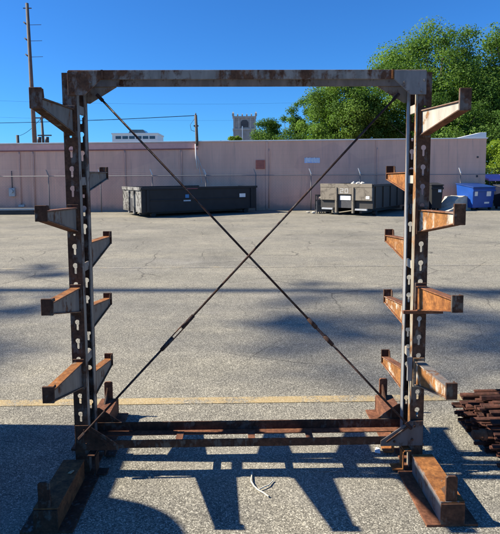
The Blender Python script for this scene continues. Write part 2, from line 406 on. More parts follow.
# lower beam
mb = MB(); mb.mi = 0
mb.box(xa, xb, YF-0.0095, YF-0.0035, 0.153, 0.198); mb.box(xa, xb, YF-0.003, YF+0.036, 0.153, 0.159)
mb.mi = 1; mb.box(xa, xb, YR+0.0035, YR+0.0095, 0.150, 0.203)
mb.mi = 2; mb.box(xa, xb, YR-0.046, YR+0.003, 0.147, 0.153)
lbm = mb.build("lower_beam", [M_darkrust, M_darkrust, M_redrust], rack, 0.001)
for x in (-0.36, 0.05, 0.38):
    q = MB(); q.box(x-.02, x+.02, YF+0.03, YR-0.042, 0.1615, 0.168); q.build("tie_plate", M_redrust, lbm, 0.001)
for (s, xo) in ((1, XL), (-1, XR)):
    e = xo - s*0.030
    P = [(e, 0.148), (e, 0.290), (e+s*0.072, 0.290), (e+s*0.235, 0.178), (e+s*0.235, 0.148)]
    q = MB(); q.prism([(x, YF-0.0105, z) for x, z in P], (0, -0.007, 0)); q.build("gusset_plate", M_gusset_dark if s < 0 else M_darkrust, lbm, 0.001)
    q = MB(); q.prism([(x, YR+0.0105, z) for x, z in P], (0, 0.007, 0)); q.build("gusset_plate", M_darkrust, lbm, 0.001)
    q = MB(); q.prism([(e+s*.205, YF-.0176, .176), (e+s*.08, YF-.0176, .270), (e+s*.074, YF-.0176, .262), (e+s*.20, YF-.0176, .168)], (0, -.006, 0)); q.build("stiffener", M_darkrust, lbm)
    for (zz, xx) in ((0.262, .05), (0.185, .06), (0.175, .16)):
        q = MB(); q.tube([(e+s*xx, YF-0.0176, zz), (e+s*xx, YF-0.024, zz)], 0.0065, 6); q.build("bolt", M_darkrust, lbm)

# crossed brace rods with turnbuckles
def rod(p0, p1, t0, t1):
    p0, p1 = Vector(p0), Vector(p1)
    a, b = p0.lerp(p1, t0), p0.lerp(p1, t1); d = (b-a).normalized(); L = (b-a).length
    mb = MB(); mb.tube([p0, a+d*L*.36], 0.0062, 8); r = mb.build("brace_rod", M_rod, rack)
    mb = MB(); mb.tube([b-d*L*.36, p1], 0.0062, 8); mb.build("rod_end", M_rod, r)
    side = d.cross(Vector((0, 1, 0))).normalized()*(0.0125 if p1.x < 0 else 0.006)
    for e0, e1, ra in ((a, a+d*L*.34, [0.011, 0.0125]), (b-d*L*.34, b, [0.0125, 0.011])):
        q = MB(); q.tube([e0, e1], ra, 8); q.build("turnbuckle_sleeve", M_rod, r)
    for sg in (1, -1):
        q = MB(); q.tube([a+d*L*.33+side*.7*sg, b-d*L*.33+side*.7*sg], 0.0035, 6); q.build("turnbuckle_bar", M_redrust, r)
    for p, sg in ((p0, 1), (p1, -1)):
        q = MB(); q.tube([p-(p1-p0).normalized()*sg*.012, p+(p1-p0).normalized()*sg*.035], 0.0105, 6); q.build("rod_end_nut", M_rod, r)
rod((-0.785, 2.825, 2.090), (0.925, 2.640, 0.258), 0.672, 0.752)
rod((0.872, 2.812, 2.088), (-0.885, 2.628, 0.231), 0.648, 0.748)

# base legs, stops, plates, brackets
for (xo, s) in ((XL, 1), (XR, -1)):
    cx = xo - s*0.012 if xo > 0 else xo - 0.025
    for fr in (1, 0):
        ya, yb = (2.200, 2.600) if fr else (2.905, 3.345)
        hw = 0.0575; mb = MB(); mb.mi = 0
        mb.box(cx-hw+.004, cx+hw-.004, ya+.003, yb, 0.0122, 0.114)           # body
        mb.mi = 1; mb.box(cx-hw, cx+hw, ya, yb, 0.1142, 0.1225)          # top plate
        leg = mb.build("base_leg", [(M_legside if xo > 0 else M_leg_shaded) if fr else M_redrust, (M_orange if xo > 0 else M_leg_shaded) if fr else M_redrust], rack, 0.002)
        q = MB(); q.box(cx-hw+.001, cx+hw-.001, *((ya-.006, ya+.0028) if fr else (yb+.0002, yb+.008)), 0.0122, 0.1138)
        q.build("end_cap", M_darkrust if fr else M_redrust, leg, 0.0015)
        q = MB(); q.box(cx-0.122, cx+0.122, ya-.004, yb+(.03 if fr else .01), 0.0, 0.012); q.build("base_plate", M_darkrust if xo < 0 and fr else M_redrust, leg, 0.001)
        ye = ya if fr else yb; sg = 1 if fr else -1
        px = cx-.006
        q = MB(); q.prism([(px-.0275, ye+sg*.002, .1228), (px+.0275, ye+sg*.002, .1228), (px+.0275, ye+sg*.002, .238), (px+.018, ye+sg*.002, .245), (px-.018, ye+sg*.002, .245), (px-.0275, ye+sg*.002, .238)], (0, sg*.012, 0))
        stop = q.build("end_stop", M_darkrust if fr else M_redrust, leg, 0.0015)
        q = MB(); q.prism([(px-.012, ye+sg*.0145, .123), (px-.012, ye+sg*.095, .123), (px-.012, ye+sg*.0145, .205)], (0.010, 0, 0)); q.build("stop_gusset", M_darkrust, leg)
    # saddle brackets beside each channel
    for y in (YF, YR):
        bx = xo + s*0.077
        mb = MB()
        mb.box(min(bx, bx+s*.006), max(bx, bx+s*.006), y-.032, y+.028, 0.0125, 0.118)
        mb.box(min(bx, bx-s*.040), max(bx, bx-s*.040), y-.032, y+.028, 0.1185, 0.126)
        mb.box(min(bx+s*.007, bx+s*.062), max(bx+s*.007, bx+s*.062), y-.032, y+.028, 0.0125, 0.0205)
        mb.build("base_bracket", [M_orange if xo > 0 else M_darkrust], rack, 0.001)  # left brackets get dark rust to carry the shade they stand in
    mb = MB(); mb.box(xo-.06, xo+.06, 2.632, 2.870, 0.0, 0.0078); mb.build("foot_plate", M_redrust, rack)
mb = MB(); mb.box(0.872, 1.090, 2.632, 2.646, 0.898, 0.916); mb.build("locking_bar", M_redrust, rack, 0.0015)
mb = MB(); mb.box(0.905, 0.931, 2.640, 2.652, 0.52, 0.655); mb.build("arm_sleeve", M_flange, rack, 0.001)

# ------------------------------------------------------------ rusty bars at the right, litter
random.seed(5)
layers = [(0.013 + .0255*q, 2.66 + .021*q, 3.28 - .018*q, 24 - 2*q) for q in range(10)]
for li, (z, ya_, yb_, n_) in enumerate(layers):
    for k in range(n_):
        y = ya_ + (yb_-ya_)*k/(n_-1) + random.uniform(-.008, .008)
        r = random.uniform(.0085, .0125); zz = z + random.uniform(-.003, .003)
        x0 = 1.41 + random.betavariate(1.6, 1.6)*.20 - (.05 if random.random() < .12 else 0); x1 = random.uniform(2.4, 2.7)
        pipe = (li == 4 and k == 2)
        if pipe: x0, r = 1.36, .026
        dy = random.uniform(-.03, .03); dz = random.uniform(-.008, .012)
        mb = MB(); kind = random.choice('ttab')
        if pipe or kind == 't':
            mb.tube([(x0, y, zz), (x0+.5, y+dy*.3, zz+dz*.4), (x1, y+dy, zz+dz)], r, 10)
            if pipe: mb.tube([(x0+.05, y, zz), (x0+.075, y, zz)], r*1.25, 12)
        else:
            t = Vector((x1-x0, dy, dz)).normalized(); u_ = Vector((0, 1, 0)) - t*t.y; u_.normalize(); w_ = t.cross(u_); ro = random.uniform(-.5, .5)
            u2_, w2_ = u_*math.cos(ro)+w_*math.sin(ro), w_*math.cos(ro)-u_*math.sin(ro); ax, bx_ = (r, r) if kind == 'b' else (r*1.5, r*.5)
            a, b = Vector((x0, y, zz)), Vector((x1, y+dy, zz+dz))
            mb.hexa([a-u2_*ax-w2_*bx_, b-u2_*ax-w2_*bx_, b+u2_*ax-w2_*bx_, a+u2_*ax-w2_*bx_, a-u2_*ax+w2_*bx_, b-u2_*ax+w2_*bx_, b+u2_*ax+w2_*bx_, a+u2_*ax+w2_*bx_])
        o = mb.build("rusty_bar", M_redrust if pipe else M_barrust, None, 0.001 if kind in 'ab' and not pipe else 0, origin=(x0, y, 0))
        tag(o, "short red rusted pipe end sticking out of the scrap pile towards the rack" if pipe else "dark rusty scrap steel bar in the pile beside the rack", "steel bar", "rusty bars piled beside the rack")

M_straw = plain("pale_twine", (.55, .52, .42), .8, .15, 30)
q = MB()
q.tube([(0.050, 2.645, .008), (0.047, 2.60, .008), (0.043, 2.555, .012), (0.058, 2.515, .010), (0.080, 2.485, .007), (0.105, 2.455, .012), (0.130, 2.43, .008)], 0.004, 6)
q.tube([(0.080, 2.485, .009), (0.108, 2.502, .012), (0.135, 2.520, .010), (0.150, 2.545, .008), (0.163, 2.565, .007)], 0.0035, 6)
tag(q.build("plastic_strap", M_straw, origin=(.08, 2.49, 0)), "pale forked scrap of plastic strapping lying on the asphalt before the lower beam", "litter")
M_paper = plain("white_paper", (.75, .75, .74), .8, .06, 40)
q = MB(); q.prism([(.785, 2.825, .004), (.812, 2.815, .004), (.815, 2.845, .018), (.798, 2.855, .02), (.787, 2.84, .010)], (0.003, 0, .002))
tag(q.build("paper_scrap", M_paper, origin=(.8, 2.84, 0)), "small crumpled white paper scrap under the right end of the lower beam", "litter")
M_leaf_dry = plain("dry_leaf", (.42, .25, .12), .7, .3, 60)
q = MB(); q.prism([(-.905, 2.47, .1232), (-.885, 2.462, .126), (-.872, 2.478, .132), (-.882, 2.492, .127), (-.897, 2.486, .125)], (0, 0, .0015))
tag(q.build("dry_leaf", M_leaf_dry, origin=(-.89, 2.475, .1225)), "small curled brown leaf lying on the left base leg of the rack", "leaf")

# ------------------------------------------------------------ mauve building
W0 = Vector((-11.12, 23.19, 0)); wdir = (Vector((11.54, 23.93, 0)) - W0).normalized(); wnor = Vector((wdir.y, -wdir.x, 0))   # towards the lot
def wp(X, off=0.0, z=0.0):
    t = (X - W0.x)/wdir.x; p = W0 + wdir*t + wnor*off; return Vector((p.x, p.y, z))
def wall_box(mb, X0, X1, o0, o1, z0a, z1a, z0b=None, z1b=None):
    z0b = z0a if z0b is None else z0b; z1b = z1a if z1b is None else z1b
    a0, a1, b0, b1 = wp(X0, o0), wp(X0, o1), wp(X1, o0), wp(X1, o1)
    mb.hexa([(a1.x, a1.y, z0a), (b1.x, b1.y, z0b), (b0.x, b0.y, z0b), (a0.x, a0.y, z0a), (a1.x, a1.y, z1a), (b1.x, b1.y, z1b), (b0.x, b0.y, z1b), (a0.x, a0.y, z1a)])
def wall_mat():
    m, nt, b = new_mat("mauve_render")
    v = pos(nt); vs = pos(nt, (1, 1, .12))
    f = noise(nt, v, .6, 8, .6); st = noise(nt, vs, 2.2, 7, .65)
    c = ramp(nt, f, [(.3, (.76, .44, .315)), (.7, (.84, .495, .36))])
    c = mix(nt, 1.0, c, ramp(nt, st, [(.3, (.86, .86, .88)), (.65, (1.06, 1.05, 1.05))]), 'MULTIPLY')
    # concrete block courses under the paint
    br = nt.nodes.new('ShaderNodeTexBrick'); br.inputs['Scale'].default_value = 1.0
    br.inputs['Brick Width'].default_value = .4; br.inputs['Row Height'].default_value = .2; br.inputs['Mortar Size'].default_value = .008
    mp = nt.nodes.new('ShaderNodeMapping'); mp.inputs['Rotation'].default_value = (R(90), 0, 0)
    g_ = nt.nodes.new('ShaderNodeNewGeometry'); nt.links.new(g_.outputs['Position'], mp.inputs[0]); nt.links.new(mp.outputs[0], br.inputs['Vector'])
    c = mix(nt, 1.0, c, ramp(nt, br.outputs['Fac'], [(0, (1, 1, 1)), (1, (.95, .95, .95))]), 'MULTIPLY')
    low = noise(nt, pos(nt, (1, 1, .5)), 5, 6)
    drip = noise(nt, pos(nt, (1, 1, .05)), 5.5, 6, .7)
    c = mix(nt, ramp(nt, drip, [(.55, 0.0), (.68, .40)]), c, (.40, .27, .24))
    sx_ = nt.nodes.new('ShaderNodeSeparateXYZ'); nt.links.new(v, sx_.inputs[0])
    hz = nt.nodes.new('ShaderNodeMath'); hz.operation = 'MULTIPLY_ADD'; hz.inputs[1].default_value = -1.4; hz.inputs[2].default_value = .62
    nt.links.new(sx_.outputs['Z'], hz.inputs[0])
    ad = nt.nodes.new('ShaderNodeMath'); ad.operation = 'ADD'; nt.links.new(hz.outputs[0], ad.inputs[0]); nt.links.new(noise(nt, v, 2.6, 8, .7), ad.inputs[1])
    c = mix(nt, ramp(nt, ad.outputs[0], [(.62, 0.0), (.95, .65)]), c, (.33, .25, .20))
    pt = voro(nt, pos(nt, (.5, .5, .9)), .9, 'F1', 'Color'); sp_ = nt.nodes.new('ShaderNodeSeparateColor'); nt.links.new(pt, sp_.inputs[0])
    c = mix(nt, 1.0, c, ramp(nt, sp_.outputs[0], [(.80, (1, 1, 1)), (.84, (.93, .92, .95)), (1.0, (.95, .94, .96))]), 'MULTIPLY')
    nt.links.new(c, b.inputs['Base Color']); b.inputs['Roughness'].default_value = .85
    bump(nt, b, low, .2, .01)
    return m
M_wall = wall_mat()
M_coping = plain("pale_coping", (.75, .72, .68), .5, .12, 3)
M_band = plain("pink_band", (.74, .40, .34), .8, .12, 3)
M_redline = plain("red_brown_line", (.32, .12, .10), .8, .15, 6)
M_galv = plain("galvanised", (.45, .46, .47), .45, .15, 12, .4)
M_darkmet = plain("dark_metal", (.05, .05, .055), .6, .3, 8)
M_white = plain("white_paint", (.78, .78, .76), .6, .08, 5)
M_joint = plain("joint_paint", (.60, .37, .29), .85, .1, 5)  # conduit colour, a little darker than the wall paint
bld = empty("mauve_warehouse", wp(0.4)); tag(bld, "long low mauve warehouse with a pale roof edge closing the far side of the lot", "building")
mb = MB(); wall_box(mb, -40, 11.75, -14, 0, 0, 2.45, 0, 3.30); mb.build("wall", M_wall, bld)
# the top leans up to the right a little, as its edge does in the lot's own slope
zt = lambda X: 3.11 + (X+10.88)*(3.33-3.11)/22.45
mb = MB(); wall_box(mb, -40, 11.77, -14.02, .002, 2.4502, zt(-40), 3.3002, zt(11.77)); 
mb.build("parapet", M_wall, bld)
mb = MB(); wall_box(mb, -40, 11.80, -.30, .05, zt(-40)+.001, zt(-40)+.055, zt(11.8)+.001, zt(11.8)+.055); mb.build("coping", M_coping, bld, .004)
mb = MB(); wall_box(mb, -40, -2.0, .004, .03, zt(-40)-.28, zt(-40)-.03, zt(-2)-.28, zt(-2)-.03); mb.build("fascia_band", M_band, bld)
mb = MB(); wall_box(mb, -40, -2.0, .004, .045, zt(-40)-.335, zt(-40)-.283, zt(-2)-.335, zt(-2)-.283); mb.build("fascia_trim", M_redline, bld)
for X, w, m in ((-10.18, .03, M_joint), (-9.58, .05, M_joint), (-5.4, .02, M_joint), (-2.83, .03, M_joint), (1.22, .06, M_joint), (6.4, .02, M_joint), (8.2, .02, M_joint)):
    mb = MB(); wall_box(mb, X-w, X+w, .003, .035, .05, zt(X)-(.345 if X < -2 else .03)); mb.build("wall_pier", M_wall, bld, .004)
    mb = MB(); q = wp(X+w+.03, .04); mb.tube([(q.x, q.y, .1), (q.x, q.y, zt(X)-.36)], .022, 8); mb.build("conduit", m, bld)
mb = MB(); wall_box(mb, .70, 1.12, .004, .05, 1.94, 2.36); lv = mb.build("vent_panel", plain("brick_red_panel", (.60, .17, .11), .8, .15, 8), bld, .004)
for k in range(6):
    mb = MB(); wall_box(mb, .73, 1.09, .0505, .06, 1.965+k*.065, 2.0+k*.065); mb.build("slat", M_redline, lv)
for X0, z0, z1 in ((-10.62, .74, 1.12), (-10.22, .25, .36)):
    mb = MB(); wall_box(mb, X0, X0+.26, .004, .16, z0, z1); bx = mb.build("meter_box", M_galv, bld, .01)
    if z1 > 1:
        c = wp(X0+.13, .165, .98); d = wp(X0+.13, .25, .98); mb = MB(); mb.tube([c, d], .085, 16); mb.build("meter_dial", M_galv, bx)
        a = wp(X0+.13, .06); mb = MB(); mb.tube([(a.x, a.y, 1.122), (a.x, a.y, 1.9)], .02, 8); mb.build("conduit", M_darkmet, bx)
mb = MB(); wall_box(mb, 11.30, 11.38, .0042, .03, 2.42, 2.50); wall_box(mb, 11.30, 11.38, .0042, .03, 1.5, 1.6); wall_box(mb, 10.9, 11.2, .0042, .03, .9, 1.15); mb.build("wall_fitting", M_darkmet, bld)
mb = MB(); a, b = wp(10.35, .03), wp(11.72, .03)
mb.prism([(a.x, a.y, zt(10.35)+.06), (b.x, b.y, zt(11.7)+.06), (b.x, b.y, zt(11.7)+.30), (b.x-.25, b.y, zt(11.7)+.30)], (0, .5, 0)); mb.build("roof_flashing", M_white, bld, .004)
# pale blue lettering panel painted on the wall
M_blue = plain("pale_blue_paint", (.45, .58, .85), .7, .15, 9)
gs = empty("wall_sign", wp(3.35, .01, 2.3)); tag(gs, "small pale blue and white sign panel of worn lettering on the mauve wall", "sign")
mb = MB(); wall_box(mb, 2.99, 3.72, .006, .02, 2.21, 2.45); mb.build("panel", M_blue, gs)
random.seed(3); mb = MB(); X = 3.01
while X < 3.68:
    w = random.uniform(.022, .05); z0 = 2.225 + random.choice((0, 0, .04)); z1 = 2.42 + random.choice((0, .05, .02))
    wall_box(mb, X, X+w, .0205, .024, z0, z1)
    if random.random() < .5: wall_box(mb, X+w*.6, X+w*1.6, .0245, .026, random.choice((z0, 2.31)), random.choice((z0, 2.31))+.05)
    X += w + random.uniform(.02, .045)
mb.build("lettering", M_white, gs)

# service mast on the wall
sm = empty("service_mast", wp(-2.03)); tag(sm, "dark service mast rising above the mauve wall with a cable loop and guy wires", "mast")
c = wp(-2.03, .10)
mb = MB(); mb.tube([(c.x, c.y-.02, 1.95), (c.x-.06, c.y-.02, 2.5), (c.x-.07, c.y-.02, 3.1)], .026, 8); mb.build("conduit", M_coping, sm)
mb = MB(); mb.tube([(c.x, c.y, 3.02), (c.x, c.y, 3.3), (c.x-.04, c.y, 4.42)], [.055, .07, .065], 10); mb.build("pole", plain("weathered_wood", (.09, .07, .055), .85, .3, 9), sm)
mb = MB(); mb.tube([(c.x-.04, c.y, 4.421), (c.x-.04, c.y, 4.52)], [.035, .02], 8); mb.box(c.x-.14, c.x+.08, c.y-.05, c.y+.05, 3.90, 3.96); mb.build("weatherhead", M_darkmet, sm)
mb = MB(); mb.tube([(c.x-.10, c.y, 4.25), (c.x-.30, c.y, 3.98), (c.x-.26, c.y, 3.74), (c.x-.10, c.y, 3.68)], .012, 6); mb.build("cable_loop", M_darkmet, sm)
for dx in (.20, .48):
    q = wp(-2.03+dx, .06, 1.3); mb = MB(); mb.tube([(c.x, c.y-.03, 2.55), q], .014, 6); mb.build("guy_wire", M_galv, sm)

# ------------------------------------------------------------ chain link fence
M_fence = plain("fence_galv", (.20, .20, .205), .7, .12, 15)
M_fencepost = plain("fence_post_paint", (.13, .125, .13), .8, .12, 15)
FO = .33
fe = empty("chain_link_fence", wp(0, FO)); tag(fe, "thin galvanised chain link fence with angled top arms in front of the mauve wall", "fence")
FX = [1.02*x for x in (-17.5, -15.2, -12.9, -10.8, -8.58, -6.3, -4.0, -1.6, .66, 3.19, 5.46, 7.8, 10.18, 12.4, 14.7)]
for X in FX:
    p = wp(X, FO); mb = MB(); mb.tube([(p.x, p.y, 0), (p.x, p.y, 1.69)], .024, 8); po = mb.build("post", M_fencepost, fe)
    mb = MB(); mb.prism([(p.x-.022, p.y-.03, 1.70), (p.x+.03, p.y-.03, 1.70), (p.x-.08, p.y-.03, 1.95), (p.x-.11, p.y-.03, 1.95)], (0, .04, 0)); mb.build("top_arm", M_coping if int(X*10) % 3 else M_fence, po)
mb = MB(); a, b = wp(-17.85, FO, 1.66), wp(15.0, FO, 1.64); mb.tube([a, b], .016, 8); mb.build("rail", M_fence, fe)
for k, (o, z) in enumerate(((FO+.03, 1.76), (FO+.05, 1.84), (FO+.07, 1.92))):
    mb = MB(); mb.tube([wp(-17.5, o, z), wp(14.7, o, z)], .0015, 5); mb.build("barbed_wire", M_galv, fe)
vs, qs = [], []; stp = .13; zt_, zb_ = 1.64, .05; n = 0; L = zt_-zb_; X = -17.5
r_ = .0008
while X < 14.6:
    for sgn in (1, -1):
        xa = X if sgn > 0 else X+L; xb = X+L if sgn > 0 else X
        a = wp(xa, FO+.0025*sgn, zb_); b = wp(xb, FO+.0025*sgn, zt_)
        d = Vector((wdir.x, wdir.y, 0))*r_*.7*sgn + Vector((0, 0, -r_*.7))
        vs += [a-d, a+d, b+d, b-d]; qs.append([n, n+1, n+2, n+3]); n += 4
    X += stp
arr = np.array([list(v - wp(0, FO)) for v in vs]); ch = np_mesh("chain_link", arr, np.array(qs), M_fence, fe)

# ------------------------------------------------------------ roll-off containers
M_black = plain("black_container_paint", (.014, .0145, .016), .7, .3, 3, 0, .002)
def scratched(name, base, worn, thr):
    m, nt, b = new_mat(name); v = pos(nt)
    f = noise(nt, v, 3.2, 10, .75, 1.2)
    nt.links.new(mix(nt, ramp(nt, f, [(thr-.05, 0.0), (thr+.05, 1.0)]), worn, base), b.inputs['Base Color']); b.inputs['Roughness'].default_value = .6
    return m
M_sideworn = scratched("dark_worn_side", (.07, .045, .03), (.034, .031, .028), .60)
M_scratch = scratched("scraped_end_paint", (.24, .235, .22), (.05, .047, .044), .50)
M_tan = scratched("tan_container_paint", (.20, .17, .13), (.10, .082, .062), .44)
M_grey_side = plain("container_dark_side", (.05, .05, .05), .5, .3, 3, 0, .002)
M_rubber = plain("rubber", (.02, .02, .02), .8, .2, 9)
def container(root, near, u, v, L, Wd, z0, z1, m_side, m_end, ribs, flare=.16):
    """near: near corner; u: along the long side; v: along the end. Flared hollow tub on skids."""
    near = Vector(near); u = Vector(u).normalized(); v = Vector(v).normalized()
    def P(a, b, z): q = near + u*a + v*b; return Vector((q.x, q.y, z))
    t = .06
    def panel(p, q, inward, m, name):
        mb = MB(); n = Vector(inward)*t
        mb.hexa([p[0], p[1], p[1]+n, p[0]+n, q[0], q[1], q[1]+n, q[0]+n]); return mb.build(name, m, root)
    panel((P(0, 0, z0), P(L, 0, z0)), (P(-flare*0, 0, z1), P(L, 0, z1)), v, m_side, "side_wall")
    panel((P(0, Wd-.001, z0), P(L, Wd-.001, z0)), (P(0, Wd-.001, z1), P(L, Wd-.001, z1)), -v, m_side, "side_wall")
    panel((P(.001, t+.001, z0), P(.001, Wd-t-.002, z0)), (P(.001, t+.001, z1), P(.001, Wd-t-.002, z1)), u, m_end, "end_wall")
    panel((P(L-.001, t+.001, z0), P(L-.001, Wd-t-.002, z0)), (P(L-.001, t+.001, z1), P(L-.001, Wd-t-.002, z1)), -u, m_side, "end_wall")
    mb = MB(); mb.hexa([P(.07, .07, z0), P(L-.07, .07, z0), P(L-.07, Wd-.07, z0), P(.07, Wd-.07, z0), P(.07, .07, z0+.05), P(L-.07, .07, z0+.05), P(L-.07, Wd-.07, z0+.05), P(.07, Wd-.07, z0+.05)]); mb.build("floor_plate", m_side, root)
    mb = MB()
    for b0, b1 in ((-.05, .075), (Wd-.075, Wd+.05)):
        mb.hexa([P(-.04, b0, z1-.07), P(L+.04, b0, z1-.07), P(L+.04, b1, z1-.07), P(-.04, b1, z1-.07), P(-.04, b0, z1+.02), P(L+.04, b0, z1+.02), P(L+.04, b1, z1+.02), P(-.04, b1, z1+.02)])
    mb.build("top_rail", m_side, root, .006)
    mb = MB(); mb.hexa([P(-.05, .08, z1-.10), P(.07, .08, z1-.10), P(.07, Wd-.08, z1-.10), P(-.05, Wd-.08, z1-.10), P(-.05, .08, z1+.03), P(.07, .08, z1+.03), P(.07, Wd-.08, z1+.03), P(-.05, Wd-.08, z1+.03)])
    mb.build("end_rail", m_end, root, .006)
    for k in range(ribs):
        a = .25 + (L-.5)*k/(ribs-1); mb = MB()
        mb.hexa([P(a-.05, -.055, z0+.02), P(a+.05, -.055, z0+.02), P(a+.05, -.002, z0+.02), P(a-.05, -.002, z0+.02), P(a-.05, -.045, z1-.075), P(a+.05, -.045, z1-.075), P(a+.05, -.002, z1-.075), P(a-.05, -.002, z1-.075)])
        mb.build("rib", m_side, root, .004)
    for b in (.55, Wd-.55):
        mb = MB(); mb.hexa([P(.1, b-.05, .09), P(L-.1, b-.05, .09), P(L-.1, b+.05, .09), P(.1, b+.05, .09), P(.1, b-.05, z0-.001), P(L-.1, b-.05, z0-.001), P(L-.1, b+.05, z0-.001), P(.1, b+.05, z0-.001)]); mb.build("skid_rail", M_darkmet, root)
    for a in (.5, L-.5):
        for b in (.12, Wd-.12):
            w0, w1 = P(a, b-.08, .10), P(a, b+.08, .10); mb = MB(); mb.tube([w0, w1], .10, 14); mb.build("roller", M_rubber, root)
    return P
near = (-3.90, 19.62, 0); u = (4.42, 2.56, 0); v = (-2.56, 4.42, 0)
bc = empty("roll_off_container", near); tag(bc, "long black roll-off dumpster with a scraped white end near the mauve wall", "dumpster")
P = container(bc, near, u, v, 5.28, 2.45, .20, 1.17, M_black, M_scratch, 2)
mb = MB(); mb.hexa([P(-.012, .88, .20), P(-.002, .88, .20), P(-.002, 1.40, .20), P(-.012, 1.40, .20), P(-.012, .88, .74), P(-.002, .88, .74), P(-.002, 1.40, .74), P(-.012, 1.40, .74)]); mb.build("hook_recess", M_darkmet, bc)
for b in (.82, 1.46):
    mb = MB(); mb.hexa([P(-.07, b-.05, .12), P(-.003, b-.05, .12), P(-.003, b+.05, .12), P(-.07, b+.05, .12), P(-.07, b-.05, 1.05), P(-.003, b-.05, 1.05), P(-.003, b+.05, 1.05), P(-.07, b+.05, 1.05)]); mb.build("end_post", M_scratch, bc, .004)
mb = MB(); mb.hexa([P(.35, -.03, .66), P(4.8, -.03, .66), P(4.8, -.003, .66), P(.35, -.003, .66), P(.35, -.03, .70), P(4.8, -.03, .70), P(4.8, -.003, .70), P(.35, -.003, .70)]); mb.build('mid_rail', M_black, bc, .003)
def onside(a0, a1, z0, z1, m, name, off=-.062, th=.004):
    mb = MB(); mb.hexa([P(a0, off-th, z0), P(a1, off-th, z0), P(a1, off, z0), P(a0, off, z0), P(a0, off-th, z1), P(a1, off-th, z1), P(a1, off, z1), P(a0, off, z1)]); return mb.build(name, m, bc)
onside(4.42, 4.72, .66, .86, M_white, "white_placard", -.0025)
onside(1.86, 2.02, .74, .88, plain("blue_label", (.05, .20, .42), .6, .1, 20), "blue_emblem", -.0025)
onside(1.78, 2.10, .60, .665, plain("pale_label", (.35, .45, .55), .6, .1, 20), "pale_label", -.0025)
onside(1.9, 2.4, 1.105, 1.125, plain("red_label", (.40, .10, .12), .6, .1, 20), "red_label", -.052)

near2 = (5.19, 19.62, 0); v2 = (-1.78, 1.36, 0); u2 = (1.36, 1.78, 0)
rc = empty("roll_off_container", near2); tag(rc, "tan-ended open roll-off dumpster with dark side and pull hook frame by the wall", "dumpster")
P2 = container(rc, near2, u2, v2, 4.55, 2.30, .30, 1.25, M_sideworn, M_sideworn, 6)
P = P2
def onend(b0, b1, z0, z1, d0, d1, m, name, par=rc, bev=.004):
    mb = MB(); mb.hexa([P(-d1, b0, z0), P(-d0, b0, z0), P(-d0, b1, z0), P(-d1, b1, z0), P(-d1, b0, z1), P(-d0, b0, z1), P(-d0, b1, z1), P(-d1, b1, z1)]); return mb.build(name, m, par, bev)
onend(.0, 2.28, 1.14, 1.29, .051, .10, M_tan, "header_rail"); onend(.0, .75, .62, 1.13, .003, .09, M_tan, "tarp_box"); onend(1.60, 2.28, .62, 1.13, .003, .09, M_tan, "tarp_box")
onend(.76, .84, .10, 1.14, .003, .14, M_tan, "hook_post"); onend(1.50, 1.58, .10, 1.14, .003, .14, M_tan, "hook_post")
onend(.86, 1.49, .30, .84, .0025, .03, M_darkmet, "hook_recess")
onend(.86, 1.49, .86, 1.14, .003, .10, M_tan, "number_plate")
onend(.92, 1.40, .62, .80, .032, .05, M_white, "white_placard")
onend(.10, .25, .68, .80, .0915, .10, M_white, "white_sticker")
for b0, b1 in ((.2, .7), (1.7, 2.2)):
    onend(b0, b1, .22, .29, .003, .12, M_galv, "step_bar")
# the painted number 20
SEG = {'2': [(0, 1, .86, 1), (.8, 1, .5, 1), (0, 1, .44, .58), (0, .2, 0, .5), (0, 1, 0, .14)], '0': [(0, 1, .86, 1), (0, .2, 0, 1), (.8, 1, 0, 1), (0, 1, 0, .14)]}
mb = MB()
for k, ch_ in enumerate('20'):
    bL = 1.37 - k*.21; w_, h_ = .15, .19; zb0 = .905
    for x0, x1, a, b in SEG[ch_]:
        b0, b1 = bL - x1*w_, bL - x0*w_; dd = .1015 + .0012*SEG[ch_].index((x0, x1, a, b))
        mb.hexa([P(-dd-.002, b0, zb0+a*h_), P(-dd+.001, b0, zb0+a*h_), P(-dd+.001, b1, zb0+a*h_), P(-dd-.002, b1, zb0+a*h_), P(-dd-.002, b0, zb0+b*h_), P(-dd+.001, b0, zb0+b*h_), P(-dd+.001, b1, zb0+b*h_), P(-dd-.002, b1, zb0+b*h_)])
mb.build("number", plain("faded_white", (.42, .41, .39), .7, .2, 30), rc)
M_conc_pale = plain("pale_rubbish", (.48, .46, .42), .8, .2, 9)
rng = random.Random(8)
def lump(mb, c, r, sq=(1, 1, 1)):
    st = mb.bm.verts[:] if False else None
    res = bmesh.ops.create_icosphere(mb.bm, subdivisions=2, radius=1.0)
    for vv in res['verts']:
        k = r*(1 + rng.uniform(-.22, .22)); vv.co = Vector((c[0]+vv.co.x*k*sq[0], c[1]+vv.co.y*k*sq[1], c[2]+vv.co.z*k*sq[2]))
mb = MB()
for b in (.55, .75, .95): q = P(.25, b, 0); lump(mb, (q.x, q.y, 1.27), .10)
tag(mb.build("rubbish_bags", M_conc_pale, origin=(5.2, 20.2, 1.2)), "pale rubbish heaped just above the rim of the tan-ended dumpster", "rubbish")

